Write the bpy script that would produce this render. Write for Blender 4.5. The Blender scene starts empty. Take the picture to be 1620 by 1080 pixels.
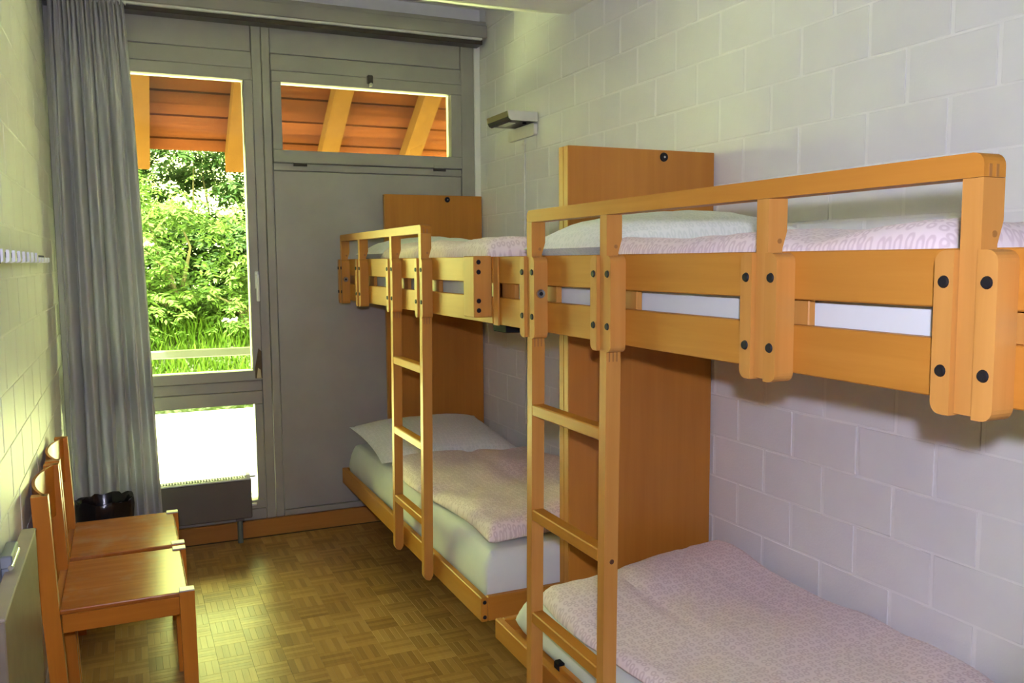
import bpy, bmesh, math, random
from mathutils import Vector, Matrix, noise
random.seed(7)
scene = bpy.context.scene
COL = scene.collection

# ------------------------------------------------------------------ camera
CAM = Vector((-1.8737, 0.0, 1.4462))
FWD = Vector((0.40538954, 0.90931641, -0.09382426))
RGT = Vector((0.91302463, -0.4078326, -0.00765523))
UPV = Vector((0.04522562, 0.08256051, 0.99555934))
cam_data = bpy.data.cameras.new('camera')
cam_data.sensor_fit = 'HORIZONTAL'
cam_data.sensor_width = 36.0
cam_data.lens = 1364.68 / 1620.0 * 36.0
cam_data.clip_start = 0.03
cam_data.clip_end = 200
cam = bpy.data.objects.new('camera', cam_data)
COL.objects.link(cam)
M = Matrix((RGT, UPV, -FWD)).transposed().to_4x4()
M.translation = CAM
cam.matrix_world = M
scene.camera = cam

# ------------------------------------------------------------------ world, sun, camera flash, exposure
world = bpy.data.worlds.new('sky')
scene.world = world
world.use_nodes = True
bg = world.node_tree.nodes['Background']
bg.inputs[0].default_value = (0.88, 1.0, 0.38, 1)
bg.inputs[1].default_value = 27.0

sun_data = bpy.data.lights.new('sun', 'SUN')
sun_data.energy = 100.0
sun_data.angle = 0.02
sun_data.color = (1.0, 0.98, 0.90)
sun = bpy.data.objects.new('sun', sun_data)
COL.objects.link(sun)
sun.rotation_euler = Vector((0.52, 0.10, -0.85)).to_track_quat('-Z', 'Y').to_euler()
sun.location = (-4, 6, 9)

flash_data = bpy.data.lights.new('camera_flash', 'SPOT')
flash_data.energy = 144
flash_data.color = (0.75, 0.745, 1.0)
flash_data.spot_size = math.radians(80)
flash_data.spot_blend = 0.35
flash_data.shadow_soft_size = 0.018
flash = bpy.data.objects.new('camera_flash', flash_data)
COL.objects.link(flash)
flash.location = (-1.895, -0.06, 1.545)
flash.rotation_euler = FWD.to_track_quat('-Z', 'Y').to_euler()

scene.view_settings.view_transform = 'Standard'
scene.view_settings.look = 'None'
scene.view_settings.gamma = 1.0
scene.view_settings.use_curve_mapping = False
scene.view_settings.exposure = 0.0
scene.cycles.sample_clamp_indirect = 0.0
scene.cycles.diffuse_bounces = 7
scene.cycles.caustics_reflective = False
scene.cycles.caustics_refractive = False

# ------------------------------------------------------------------ helpers
WORLD = {}

def origin(p):
    return WORLD[p.name] if p is not None else Vector((0, 0, 0))

def tag(o, label=None, cat=None, group=None, kind=None):
    if label: o['label'] = label
    if cat: o['category'] = cat
    if group: o['group'] = group
    if kind: o['kind'] = kind
    return o

def thing(name, label, cat, loc, group=None):
    o = bpy.data.objects.new(name, None)
    o.empty_display_size = 0.1
    COL.objects.link(o)
    o.location = loc
    WORLD[o.name] = Vector(loc)
    return tag(o, label, cat, group)

def link_mesh(name, me, mat, parent, c):
    o = bpy.data.objects.new(name, me)
    COL.objects.link(o)
    if mat is not None and len(me.materials) == 0:
        me.materials.append(mat)
    if parent is not None:
        o.parent = parent
    o.location = c - origin(parent)
    WORLD[o.name] = c.copy()
    return o

def obj(name, bm, mat, parent=None, smooth=False, base=False):
    """one mesh object from a bmesh in world coordinates, origin at its centre (or base)"""
    vs = [v.co for v in bm.verts]
    lo = Vector([min(v[i] for v in vs) for i in range(3)])
    hi = Vector([max(v[i] for v in vs) for i in range(3)])
    c = (lo + hi) / 2
    if base: c.z = lo.z
    bmesh.ops.translate(bm, verts=bm.verts, vec=-c)
    bmesh.ops.recalc_face_normals(bm, faces=bm.faces)
    me = bpy.data.meshes.new(name)
    bm.to_mesh(me)
    bm.free()
    if smooth:
        for p in me.polygons: p.use_smooth = True
        try: me.set_sharp_from_angle(angle=math.radians(40))
        except Exception: pass
    return link_mesh(name, me, mat, parent, c)

def box(x0, x1, y0, y1, z0, z1, bevel=0.0, bm=None, seg=1):
    own = bm is None
    b = bmesh.new()
    bmesh.ops.create_cube(b, size=1)
    for v in b.verts:
        v.co = Vector(((x0 + x1) / 2 + v.co.x * abs(x1 - x0), (y0 + y1) / 2 + v.co.y * abs(y1 - y0), (z0 + z1) / 2 + v.co.z * abs(z1 - z0)))
    if bevel > 0:
        bmesh.ops.bevel(b, geom=b.edges[:], offset=bevel, segments=seg, profile=0.5, affect='EDGES')
    if own: return b
    me = bpy.data.meshes.new('t'); b.to_mesh(me); b.free(); bm.from_mesh(me); bpy.data.meshes.remove(me)
    return bm

def merge(bm, other):
    me = bpy.data.meshes.new('t'); other.to_mesh(me); other.free(); bm.from_mesh(me); bpy.data.meshes.remove(me)
    return bm

def cyl(p0, p1, r0, r1=None, seg=16, bm=None, cap=True):
    p0 = Vector(p0); p1 = Vector(p1); r1 = r0 if r1 is None else r1
    b = bm if bm is not None else bmesh.new()
    d = (p1 - p0).normalized()
    a = Vector((0, 0, 1)) if abs(d.z) < 0.9 else Vector((1, 0, 0))
    u = d.cross(a).normalized(); w = d.cross(u)
    A = [b.verts.new(p0 + (u * math.cos(t) + w * math.sin(t)) * r0) for t in [2 * math.pi * k / seg for k in range(seg)]]
    B = [b.verts.new(p1 + (u * math.cos(t) + w * math.sin(t)) * r1) for t in [2 * math.pi * k / seg for k in range(seg)]]
    for k in range(seg):
        b.faces.new((A[k], A[(k + 1) % seg], B[(k + 1) % seg], B[k]))
    if cap:
        b.faces.new(A[::-1]); b.faces.new(B)
    return b

def prism(poly, axis, a0, a1, bevel=0.0):
    """extrude a 2D polygon; axis 'x': poly is (y,z), 'y': (x,z), 'z': (x,y)"""
    b = bmesh.new()
    def P(p, a):
        return {'x': Vector((a, p[0], p[1])), 'y': Vector((p[0], a, p[1])), 'z': Vector((p[0], p[1], a))}[axis]
    A = [b.verts.new(P(p, a0)) for p in poly]
    B = [b.verts.new(P(p, a1)) for p in poly]
    n = len(poly)
    for k in range(n):
        b.faces.new((A[k], A[(k + 1) % n], B[(k + 1) % n], B[k]))
    b.faces.new(A[::-1]); b.faces.new(B)
    if bevel > 0:
        es = [e for e in b.edges if e.is_manifold and e.calc_face_angle(0) > 0.6]
        bmesh.ops.bevel(b, geom=es, offset=bevel, segments=1, affect='EDGES')
    return b

def rounded(x0, x1, z0, z1, r, corners=(1, 1, 1, 1), n=5):
    """polygon of a rectangle with rounded corners, order: bottom-left, bottom-right, top-right, top-left"""
    pts = []
    cs = [(x0 + r, z0 + r, 180, x0, z0), (x1 - r, z0 + r, 270, x1, z0), (x1 - r, z1 - r, 0, x1, z1), (x0 + r, z1 - r, 90, x0, z1)]
    for on, (cx, cz, a, hx, hz) in zip(corners, cs):
        if on:
            for k in range(n + 1):
                t = math.radians(a + 90 * k / n)
                pts.append((cx + r * math.cos(t), cz + r * math.sin(t)))
        else:
            pts.append((hx, hz))
    return pts

def tube(pts, r, seg=8, bm=None):
    b = bm if bm is not None else bmesh.new()
    pts = [Vector(p) for p in pts]
    rings = []
    for i, p in enumerate(pts):
        d = (pts[min(i + 1, len(pts) - 1)] - pts[max(i - 1, 0)]).normalized()
        a = Vector((0, 0, 1)) if abs(d.z) < 0.9 else Vector((1, 0, 0))
        u = d.cross(a).normalized(); w = d.cross(u)
        rr = r[i] if isinstance(r, (list, tuple)) else r
        rings.append([b.verts.new(p + (u * math.cos(t) + w * math.sin(t)) * rr) for t in [2 * math.pi * k / seg for k in range(seg)]])
    for A, B in zip(rings, rings[1:]):
        for k in range(seg):
            b.faces.new((A[k], A[(k + 1) % seg], B[(k + 1) % seg], B[k]))
    b.faces.new(rings[0][::-1]); b.faces.new(rings[-1])
    return b

# ------------------------------------------------------------------ materials
def new_mat(name):
    m = bpy.data.materials.new(name)
    m.use_nodes = True
    nt = m.node_tree
    bsdf = nt.nodes['Principled BSDF']
    return m, nt, bsdf

def nd(nt, kind, **kw):
    n = nt.nodes.new(kind)
    for k, v in kw.items():
        if isinstance(k, str) and hasattr(n, k): setattr(n, k, v)
    return n

def coords(nt, scale=(1, 1, 1), rnd=0.0):
    tc = nd(nt, 'ShaderNodeTexCoord')
    mp = nd(nt, 'ShaderNodeMapping')
    mp.inputs['Scale'].default_value = scale
    nt.links.new(tc.outputs['Object'], mp.inputs['Vector'])
    if rnd:
        oi = nd(nt, 'ShaderNodeObjectInfo')
        mul = nd(nt, 'ShaderNodeMath', operation='MULTIPLY'); mul.inputs[1].default_value = rnd
        nt.links.new(oi.outputs['Random'], mul.inputs[0])
        nt.links.new(mul.outputs[0], mp.inputs['Location'])
    return mp.outputs['Vector']

def ramp(nt, fac, stops):
    r = nd(nt, 'ShaderNodeValToRGB')
    els = r.color_ramp.elements
    while len(els) < len(stops): els.new(0.5)
    for e, (p, c) in zip(els, stops):
        e.position = p; e.color = tuple(c) + (1,)
    nt.links.new(fac, r.inputs[0])
    return r.outputs[0]

def bump(nt, bsdf, height, strength=0.2, dist=0.002):
    b = nd(nt, 'ShaderNodeBump')
    b.inputs['Strength'].default_value = strength
    b.inputs['Distance'].default_value = dist
    nt.links.new(height, b.inputs['Height'])
    nt.links.new(b.outputs[0], bsdf.inputs['Normal'])

def noise_tex(nt, vec, scale=5, detail=4, rough=0.55, dist=0.0):
    n = nd(nt, 'ShaderNodeTexNoise')
    n.inputs['Scale'].default_value = scale
    n.inputs['Detail'].default_value = detail
    n.inputs['Roughness'].default_value = rough
    n.inputs['Distortion'].default_value = dist
    if vec is not None: nt.links.new(vec, n.inputs['Vector'])
    return n.outputs['Fac']

def plain(name, col, rough=0.5, metal=0.0, var=0.06, vscale=12, bmp=0.0, bscale=120, spec=0.5):
    m, nt, b = new_mat(name)
    v = coords(nt, rnd=10)
    f = noise_tex(nt, v, vscale)
    lo = [max(0, c * (1 - var)) for c in col]; hi = [min(1, c * (1 + var)) for c in col]
    c = ramp(nt, f, [(0.3, lo), (0.7, hi)])
    nt.links.new(c, b.inputs['Base Color'])
    b.inputs['Roughness'].default_value = rough
    b.inputs['Metallic'].default_value = metal
    b.inputs['Specular IOR Level'].default_value = spec
    if bmp: bump(nt, b, noise_tex(nt, v, bscale, 3), bmp)
    return m

def wood(name, dark, light, axis, rough=0.35, fine=46, streak=2.2, coat=0.0, spec=0.4, tint=0.0):
    m, nt, b = new_mat(name)
    sc = [fine, fine, fine]; sc['xyz'.index(axis)] = streak
    v = coords(nt, sc, rnd=23)
    f = noise_tex(nt, v, 1.0, 5, 0.6, 0.4)
    sc2 = [6, 6, 6]; sc2['xyz'.index(axis)] = 0.9
    v2 = coords(nt, sc2, rnd=11)
    f2 = noise_tex(nt, v2, 1.0, 3, 0.5, 0.8)
    mx = nd(nt, 'ShaderNodeMath', operation='MULTIPLY_ADD'); mx.inputs[1].default_value = 0.45
    nt.links.new(f, mx.inputs[0])
    m2 = nd(nt, 'ShaderNodeMath', operation='MULTIPLY'); m2.inputs[1].default_value = 0.55
    nt.links.new(f2, m2.inputs[0]); nt.links.new(m2.outputs[0], mx.inputs[2])
    c = ramp(nt, mx.outputs[0], [(0.28, dark), (0.72, light)])
    if tint:
        oi = nd(nt, 'ShaderNodeObjectInfo')
        mr = nd(nt, 'ShaderNodeMapRange'); mr.inputs[3].default_value = 1 - tint; mr.inputs[4].default_value = 1 + tint
        nt.links.new(oi.outputs['Random'], mr.inputs[0])
        hs = nd(nt, 'ShaderNodeHueSaturation')
        nt.links.new(mr.outputs[0], hs.inputs['Value']); nt.links.new(c, hs.inputs['Color'])
        c = hs.outputs[0]
    nt.links.new(c, b.inputs['Base Color'])
    b.inputs['Roughness'].default_value = rough
    b.inputs['Coat Weight'].default_value = coat
    b.inputs['Specular IOR Level'].default_value = spec
    b.inputs['Coat Roughness'].default_value = 0.15
    bump(nt, b, f, 0.05, 0.001)
    return m

BEECH_D, BEECH_L = (0.42, 0.165, 0.020), (0.55, 0.245, 0.040)
M_beech = {a: wood('beech_' + a, BEECH_D, BEECH_L, a, 0.42, spec=0.15) for a in 'xyz'}
M_beech['z'] = wood('beech_edge', (0.46, 0.20, 0.038), (0.585, 0.285, 0.068), 'z', 0.42, spec=0.15)
M_ply = {a: wood('veneer_' + a, (0.42, 0.155, 0.020), (0.56, 0.235, 0.036), a, 0.38, fine=30, streak=1.2) for a in 'xyz'}
M_chair = {a: wood('chair_wood_' + a, (0.44, 0.14, 0.012), (0.60, 0.22, 0.024), a, 0.35) for a in 'xyz'}
M_joint = wood('finger_joint_wood', (0.30, 0.13, 0.03), (0.42, 0.2, 0.05), 'z', 0.4)
M_joint_dark = plain('dark_knot', (0.10, 0.035, 0.01), 0.6, var=0.3)
M_base = wood('baseboard_wood', (0.36, 0.15, 0.03), (0.5, 0.23, 0.05), 'x', 0.35)
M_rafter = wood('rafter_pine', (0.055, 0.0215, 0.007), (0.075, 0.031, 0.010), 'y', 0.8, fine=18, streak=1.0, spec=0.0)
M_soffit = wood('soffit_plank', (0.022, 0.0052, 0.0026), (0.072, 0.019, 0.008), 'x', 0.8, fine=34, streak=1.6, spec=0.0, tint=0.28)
M_bolt = plain('black_bolt', (0.014, 0.013, 0.014), 0.5, var=0.2, spec=0.2)
M_black = plain('black_plastic', (0.012, 0.012, 0.013), 0.7, var=0.2, spec=0.04)
M_chrome = plain('dull_chrome', (0.6, 0.6, 0.58), 0.25, 1.0)
M_white = plain('white_paint', (0.8, 0.8, 0.78), 0.45, var=0.03)
M_wallpaint = plain('white_block_paint', (0.79, 0.79, 0.785), 0.5, var=0.025, vscale=6, bmp=0.25, bscale=160)
M_joint_paint = plain('white_joint_paint', (0.85, 0.85, 0.84), 0.55, var=0.03, bmp=0.3, bscale=90)
M_ceiling = plain('ceiling_paint', (0.87, 0.87, 0.85), 0.7, var=0.02)
M_frame = plain('grey_frame_paint', (0.34, 0.325, 0.29), 0.42, var=0.06, vscale=5, bmp=0.05, bscale=60)
M_panel = plain('grey_panel_paint', (0.35, 0.333, 0.305), 0.40, var=0.07, vscale=4, bmp=0.05, bscale=60)
M_groove = plain('dark_groove', (0.05, 0.047, 0.04), 0.7)
M_rad = plain('radiator_grey', (0.12, 0.105, 0.09), 0.45, var=0.05)
M_radtop = plain('radiator_top_white', (0.7, 0.7, 0.68), 0.4)
M_table = plain('grey_laminate', (0.26, 0.215, 0.155), 0.5, var=0.08, vscale=20)
M_lampwhite = plain('lamp_white', (0.72, 0.71, 0.66), 0.4)
M_lampdark = plain('lamp_dark_brown', (0.045, 0.035, 0.028), 0.35, var=0.15)
M_lens = plain('lamp_lens', (0.75, 0.75, 0.7), 0.2)
M_bag = plain('black_bin_bag', (0.008, 0.008, 0.009), 0.2, var=0.3, bmp=0.5, bscale=14)
M_bin = plain('bin_plastic', (0.03, 0.03, 0.03), 0.4)
M_sheet = plain('white_sheet', (0.68, 0.72, 0.69), 0.85, var=0.04, vscale=7, bmp=0.3, bscale=14)
M_hook = plain('white_hook', (0.70, 0.70, 0.78), 0.4, var=0.04)
M_hookback = plain('hook_rail_blue', (0.035, 0.04, 0.09), 0.6, spec=0.2)
M_railing = plain('grey_railing', (0.06, 0.06, 0.075), 0.9, var=0.05)
M_terrace = plain('pale_terrace', (0.84, 0.86, 0.62), 0.8, var=0.05, vscale=3)
M_bracket = plain('steel_blue_bracket', (0.30, 0.34, 0.40), 0.4, 0.6)

def mat_fabric(name, base, line, scale):
    m, nt, b = new_mat(name)
    v = coords(nt, (1, 1, 0.6))
    vo = nd(nt, 'ShaderNodeTexVoronoi'); vo.voronoi_dimensions = '2D'; vo.inputs['Scale'].default_value = scale; vo.inputs['Randomness'].default_value = 0.45
    nt.links.new(v, vo.inputs['Vector'])
    c = ramp(nt, vo.outputs['Distance'], [(0.12, base), (0.22, line), (0.34, line), (0.44, base)])
    f = noise_tex(nt, v, 3.0)
    mix = nd(nt, 'ShaderNodeMix', data_type='RGBA', blend_type='MULTIPLY')
    mix.inputs[0].default_value = 0.35
    nt.links.new(c, mix.inputs[6])
    nt.links.new(ramp(nt, f, [(0.3, (0.85, 0.85, 0.85)), (0.7, (1, 1, 1))]), mix.inputs[7])
    nt.links.new(mix.outputs[2], b.inputs['Base Color'])
    b.inputs['Roughness'].default_value = 0.9
    b.inputs['Sheen Weight'].default_value = 0.15
    bump(nt, b, noise_tex(nt, v, 9.0, 5), 0.5, 0.01)
    return m
M_duvet = mat_fabric('pink_ring_duvet', (0.88, 0.76, 0.75), (0.73, 0.60, 0.60), 52)
M_pillow = mat_fabric('pale_green_pillow', (0.85, 0.88, 0.85), (0.76, 0.80, 0.77), 56)

def mat_curtain():
    m, nt, b = new_mat('grey_curtain_cloth')
    v = coords(nt, (1, 1, 0.3))
    c = ramp(nt, noise_tex(nt, v, 60, 3), [(0.3, (0.60, 0.59, 0.62)), (0.7, (0.64, 0.63, 0.66))])
    nt.links.new(c, b.inputs['Base Color'])
    b.inputs['Roughness'].default_value = 0.85
    b.inputs['Sheen Weight'].default_value = 0.2
    tr = nd(nt, 'ShaderNodeBsdfTranslucent'); tr.inputs[0].default_value = (0.40, 0.40, 0.46, 1)
    mx = nd(nt, 'ShaderNodeMixShader'); mx.inputs[0].default_value = 0.3
    out = nt.nodes['Material Output']
    nt.links.new(b.outputs[0], mx.inputs[1]); nt.links.new(tr.outputs[0], mx.inputs[2]); nt.links.new(mx.outputs[0], out.inputs[0])
    bump(nt, b, noise_tex(nt, v, 300, 2), 0.1)
    return m
M_curtain = mat_curtain()

def mat_parquet():
    m, nt, b = new_mat('oak_parquet')
    geo = nd(nt, 'ShaderNodeNewGeometry')
    oi = nd(nt, 'ShaderNodeObjectInfo')
    add = nd(nt, 'ShaderNodeMath', operation='MULTIPLY_ADD'); add.inputs[1].default_value = 3.7
    nt.links.new(geo.outputs['Random Per Island'], add.inputs[0]); nt.links.new(oi.outputs['Random'], add.inputs[2])
    fr = nd(nt, 'ShaderNodeMath', operation='FRACT'); nt.links.new(add.outputs[0], fr.inputs[0])
    v = coords(nt, (90, 5, 30), rnd=37)
    f = noise_tex(nt, v, 1.0, 4, 0.6, 0.3)
    sm = nd(nt, 'ShaderNodeMath', operation='MULTIPLY_ADD'); sm.inputs[1].default_value = 0.35
    nt.links.new(f, sm.inputs[0])
    s2 = nd(nt, 'ShaderNodeMath', operation='MULTIPLY'); s2.inputs[1].default_value = 0.4
    nt.links.new(fr.outputs[0], s2.inputs[0])
    s3 = nd(nt, 'ShaderNodeMath', operation='MULTIPLY_ADD'); s3.inputs[1].default_value = 0.25
    nt.links.new(oi.outputs['Random'], s3.inputs[0]); nt.links.new(s2.outputs[0], s3.inputs[2])
    nt.links.new(s3.outputs[0], sm.inputs[2])
    c = ramp(nt, sm.outputs[0], [(0.12, (0.23, 0.11, 0.026)), (0.5, (0.38, 0.205, 0.056)), (0.88, (0.53, 0.315, 0.105))])
    nt.links.new(c, b.inputs['Base Color'])
    v2 = coords(nt, (1, 1, 1), rnd=5)
    r = nd(nt, 'ShaderNodeMapRange'); r.inputs[3].default_value = 0.24; r.inputs[4].default_value = 0.38
    nt.links.new(noise_tex(nt, v2, 9, 4), r.inputs[0]); nt.links.new(r.outputs[0], b.inputs['Roughness'])
    bump(nt, b, f, 0.06, 0.001)
    b.inputs['Specular IOR Level'].default_value = 0.20
    return m
M_parquet = mat_parquet()

def mat_seat():
    m, nt, b = new_mat('worn_seat_wood')
    v = coords(nt, (2.2, 40, 40), rnd=9)
    f = noise_tex(nt, v, 1.0, 5, 0.6, 0.5)
    c = ramp(nt, f, [(0.3, (0.33, 0.095, 0.012)), (0.7, (0.46, 0.15, 0.025))])
    v2 = coords(nt, (1, 1, 1), rnd=3)
    w = noise_tex(nt, v2, 7.0, 4, 0.6)
    mix = nd(nt, 'ShaderNodeMix', data_type='RGBA')
    nt.links.new(ramp(nt, w, [(0.52, (0, 0, 0)), (0.72, (0.55, 0.55, 0.55))]), mix.inputs[0])
    nt.links.new(c, mix.inputs[6]); mix.inputs[7].default_value = (0.50, 0.27, 0.12, 1)
    nt.links.new(mix.outputs[2], b.inputs['Base Color'])
    b.inputs['Roughness'].default_value = 0.24
    b.inputs['Specular IOR Level'].default_value = 0.11
    bump(nt, b, f, 0.06, 0.001)
    return m
M_seat = mat_seat()

def mat_glass():
    m, nt, b = new_mat('window_glass')
    nt.nodes.remove(b)
    tr = nd(nt, 'ShaderNodeBsdfTransparent'); tr.inputs[0].default_value = (0.95, 0.98, 0.86, 1)
    gl = nd(nt, 'ShaderNodeBsdfGlossy'); gl.inputs['Roughness'].default_value = 0.02
    fr = nd(nt, 'ShaderNodeFresnel'); fr.inputs[0].default_value = 1.45
    mx = nd(nt, 'ShaderNodeMixShader')
    nt.links.new(fr.outputs[0], mx.inputs[0]); nt.links.new(tr.outputs[0], mx.inputs[1]); nt.links.new(gl.outputs[0], mx.inputs[2])
    nt.links.new(mx.outputs[0], nt.nodes['Material Output'].inputs[0])
    return m
M_glass = mat_glass()

def mat_leaf(name, dark, light):
    m, nt, b = new_mat(name)
    geo = nd(nt, 'ShaderNodeNewGeometry')
    c = ramp(nt, geo.outputs['Random Per Island'], [(0.0, dark), (1.0, light)])
    nt.links.new(c, b.inputs['Base Color'])
    b.inputs['Roughness'].default_value = 0.6
    b.inputs['Specular IOR Level'].default_value = 0.05
    tr = nd(nt, 'ShaderNodeBsdfTranslucent')
    nt.links.new(c, tr.inputs[0])
    mx = nd(nt, 'ShaderNodeMixShader'); mx.inputs[0].default_value = 0.4
    nt.links.new(b.outputs[0], mx.inputs[1]); nt.links.new(tr.outputs[0], mx.inputs[2])
    nt.links.new(mx.outputs[0], nt.nodes['Material Output'].inputs[0])
    return m
M_leaf_light = mat_leaf('leaf_light_green', (0.022, 0.048, 0.009), (0.095, 0.15, 0.042))
M_leaf_dark = mat_leaf('leaf_deep_green', (0.014, 0.034, 0.011), (0.050, 0.085, 0.032))
M_grass = mat_leaf('grass_blade_green', (0.03, 0.065, 0.008), (0.07, 0.115, 0.016))
M_soil = plain('grassy_soil', (0.02, 0.032, 0.008), 0.9, var=0.3)
M_bark = plain('pale_bark', (0.07, 0.055, 0.035), 0.9, var=0.3, bmp=0.5)
M_flower = plain('cream_blossom', (0.22, 0.20, 0.16), 0.8, var=0.08)

# ------------------------------------------------------------------ room shell
D = 4.621          # inner face of the window wall
XL = -2.17         # left wall
YB = -1.35         # back wall
ZC = 2.544         # flat ceiling
HC, LC = 0.1449, 0.2598
Z_A, Y_A = 0.5375, 2.192

# floor: sub-floor plus parquet blocks
floor = obj('floor', box(XL - 0.1, 0.1, YB - 0.1, D + 0.12, -0.12, -0.008), M_groove); tag(floor, kind='structure')
PB = 0.115

def parquet_mesh(nm, along_x):
    b = bmesh.new()
    w = PB / 5
    for k in range(5):
        a0 = -PB / 2 + k * w + 0.00015; a1 = a0 + w - 0.0003
        h = random.uniform(-0.0001, 0.0001)
        if along_x: box(-PB / 2 + 0.0004, PB / 2 - 0.0004, a0, a1, -0.008, h, 0.0003, b)
        else: box(a0, a1, -PB / 2 + 0.0004, PB / 2 - 0.0004, -0.008, h, 0.0003, b)
    me = bpy.data.meshes.new(nm); b.to_mesh(me); b.free(); me.materials.append(M_parquet)
    return me
PMX = [parquet_mesh('parquet_a', True) for _ in range(4)]
PMY = [parquet_mesh('parquet_b', False) for _ in range(4)]
cells = []
X0, Y0 = -1.055, 4.02
for i in range(-11, 11):
    for j in range(-48, 7):
        cx = X0 + (i + 0.5) * PB; cyy = Y0 + (j + 0.5) * PB
        if cx < XL - 0.03 or cx > 0.02 or cyy > D + 0.02 or cyy < YB: continue
        cells.append((i, j, cx, cyy))
def visible_score(c):
    i, j, x, y = c
    if x > -0.70 or y < 1.9: return 0
    return 10 - math.hypot(x + 1.3, y - 3.0)
cells.sort(key=visible_score, reverse=True)
rest = bmesh.new()
for n, (i, j, x, y) in enumerate(cells):
    odd = (i + j) % 2
    if n < 290:
        me = random.choice(PMX if odd else PMY)
        link_mesh('parquet_block', me, None, floor, Vector((x, y, 0)))
    else:
        w = PB / 5
        for k in range(5):
            a0 = -PB / 2 + k * w + 0.00015; a1 = a0 + w - 0.0003
            if odd: box(x - PB / 2 + 0.0004, x + PB / 2 - 0.0004, y + a0, y + a1, -0.008, 0, 0, rest)
            else: box(x + a0, x + a1, y - PB / 2 + 0.0004, y + PB / 2 - 0.0004, -0.008, 0, 0, rest)
tag(obj('parquet_field', rest, M_parquet, floor), kind='stuff')

# block walls
def block_mesh(nm, L=LC - 0.011, H=HC - 0.0055, T=0.05):
    b = bmesh.new()
    box(-T / 2, T / 2, -L / 2, L / 2, -H / 2, H / 2, 0.0025, b, 2)
    for v in b.verts:
        v.co += Vector((0, random.uniform(-.0008, .0008), random.uniform(-.0008, .0008)))
    me = bpy.data.meshes.new(nm); b.to_mesh(me); b.free(); me.materials.append(M_wallpaint)
    return me
BM = [block_mesh('block_face') for _ in range(5)]

def block_wall(name, xface, sgn, ylo_vis, zlo_vis, zhi):
    """sgn: +1 the wall body lies at x > xface"""
    w = obj(name, box(xface + sgn * 0.002, xface + sgn * 0.16, YB - 0.1, D + 0.05, -0.1, 3.0), M_joint_paint)
    tag(w, kind='structure')
    rest = bmesh.new(); n = 0
    for r in range(-4, 16):
        zc = Z_A + (r + 0.5) * HC
        if zc - HC / 2 > zhi: continue
        yj = Y_A if r % 2 else Y_A - LC / 2
        for k in range(-15, 11):
            yc = yj + (k + 0.5) * LC
            if yc > D + LC * 0.3 or yc < YB - 0.05: continue
            if zc > ZC + HC / 2 and yc < 3.4: continue
            x = xface + sgn * (0.025 + random.uniform(-0.0003, 0.0003))
            if yc > ylo_vis and zc > zlo_vis and n < 298:
                o = link_mesh('block', random.choice(BM), None, w, Vector((x, yc, zc)))
                n += 1
            else:
                box(x - .025, x + .025, yc - LC / 2 + .0055, yc + LC / 2 - .0055, zc - HC / 2 + .0028, zc + HC / 2 - .0028, .003, rest)
    if len(rest.verts): tag(obj('block_field', rest, M_wallpaint, w), kind='stuff')
    return w
wall_right = block_wall('wall_right', 0.0, 1, 0.75, 0.36, 2.9)
wall_left = block_wall('wall_left', XL, -1, 2.0, 0.45, 2.9)

tag(obj('wall_back', box(XL - 0.1, 0.1, YB - 0.12, YB, -0.1, 2.75), M_wallpaint), kind='structure')
# ceiling: flat, then rising towards the window
b = prism([(YB - 0.1, ZC), (3.546, ZC), (D + 0.05, 2.862), (D + 0.05, 2.96), (3.5, 2.68), (YB - 0.1, 2.68)], 'x', XL - 0.1, 0.1)
tag(obj('ceiling', b, M_ceiling), kind='structure')

# window wall: white strip above the timber, opening filled by frame
ZW = 2.70
tag(obj('wall_window', box(XL - 0.1, 0.1, D - 0.005, D + 0.14, ZW, 2.95), M_white), kind='structure')
tag(obj('trim_1', box(XL - 0.05, 0.0, D - 0.035, D - 0.005, 2.838, 2.868), M_ceiling), kind='structure')
tag(obj('trim_2', box(-0.036, 0.0, D - 0.004, D + 0.06, 0.09, 2.70, 0.004), M_white), kind='structure')
tag(obj('baseboard_window', box(XL, 0.0, D - 0.012, D + 0.10, 0.0, 0.09, 0.003), M_base), kind='structure')

F0, F1 = D, D + 0.07
wf = obj('window_1', box(XL, -0.036, D + 0.045, D + 0.075, 0.09, 0.12), M_groove); tag(wf, kind='structure')
def fr(name, x0, x1, z0, z1, y0=F0, y1=F1, m=M_frame, bev=0.003, parent=wf):
    return obj(name, box(x0, x1, y0, y1, z0, z1, bev), m, parent)
# fixed timber grid
fr('mullion', -1.245, -1.1985, 0.092, 2.70)
fr('mullion', -1.1955, -1.155, 0.092, 2.70)
fr('stile', -0.115, -0.0365, 0.092, 2.70)
fr('stile', XL, -2.125, 0.092, 2.70)
fr('head_panel', -2.123, -1.247, 2.506, 2.70, F0 + 0.008, F1, M_panel)
fr('head_panel', -1.153, -0.1165, 2.508, 2.70, F0 + 0.008, F1, M_panel)
fr('head_rail', -2.123, -1.247, 2.422, 2.503)
fr('head_rail', -1.153, -0.1165, 2.422, 2.505)
fr('transom', -2.123, -1.247, 0.778, 0.832)
fr('transom', -1.153, -0.1165, 1.918, 1.956)
fr('infill_panel', -1.153, -0.1165, 0.125, 1.916, F0 + 0.006, F1, M_panel)
fr('sill_rail', -1.153, -0.1165, 0.092, 0.123)
fr('sill_rail', -2.123, -1.247, 0.092, 0.15)

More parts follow.
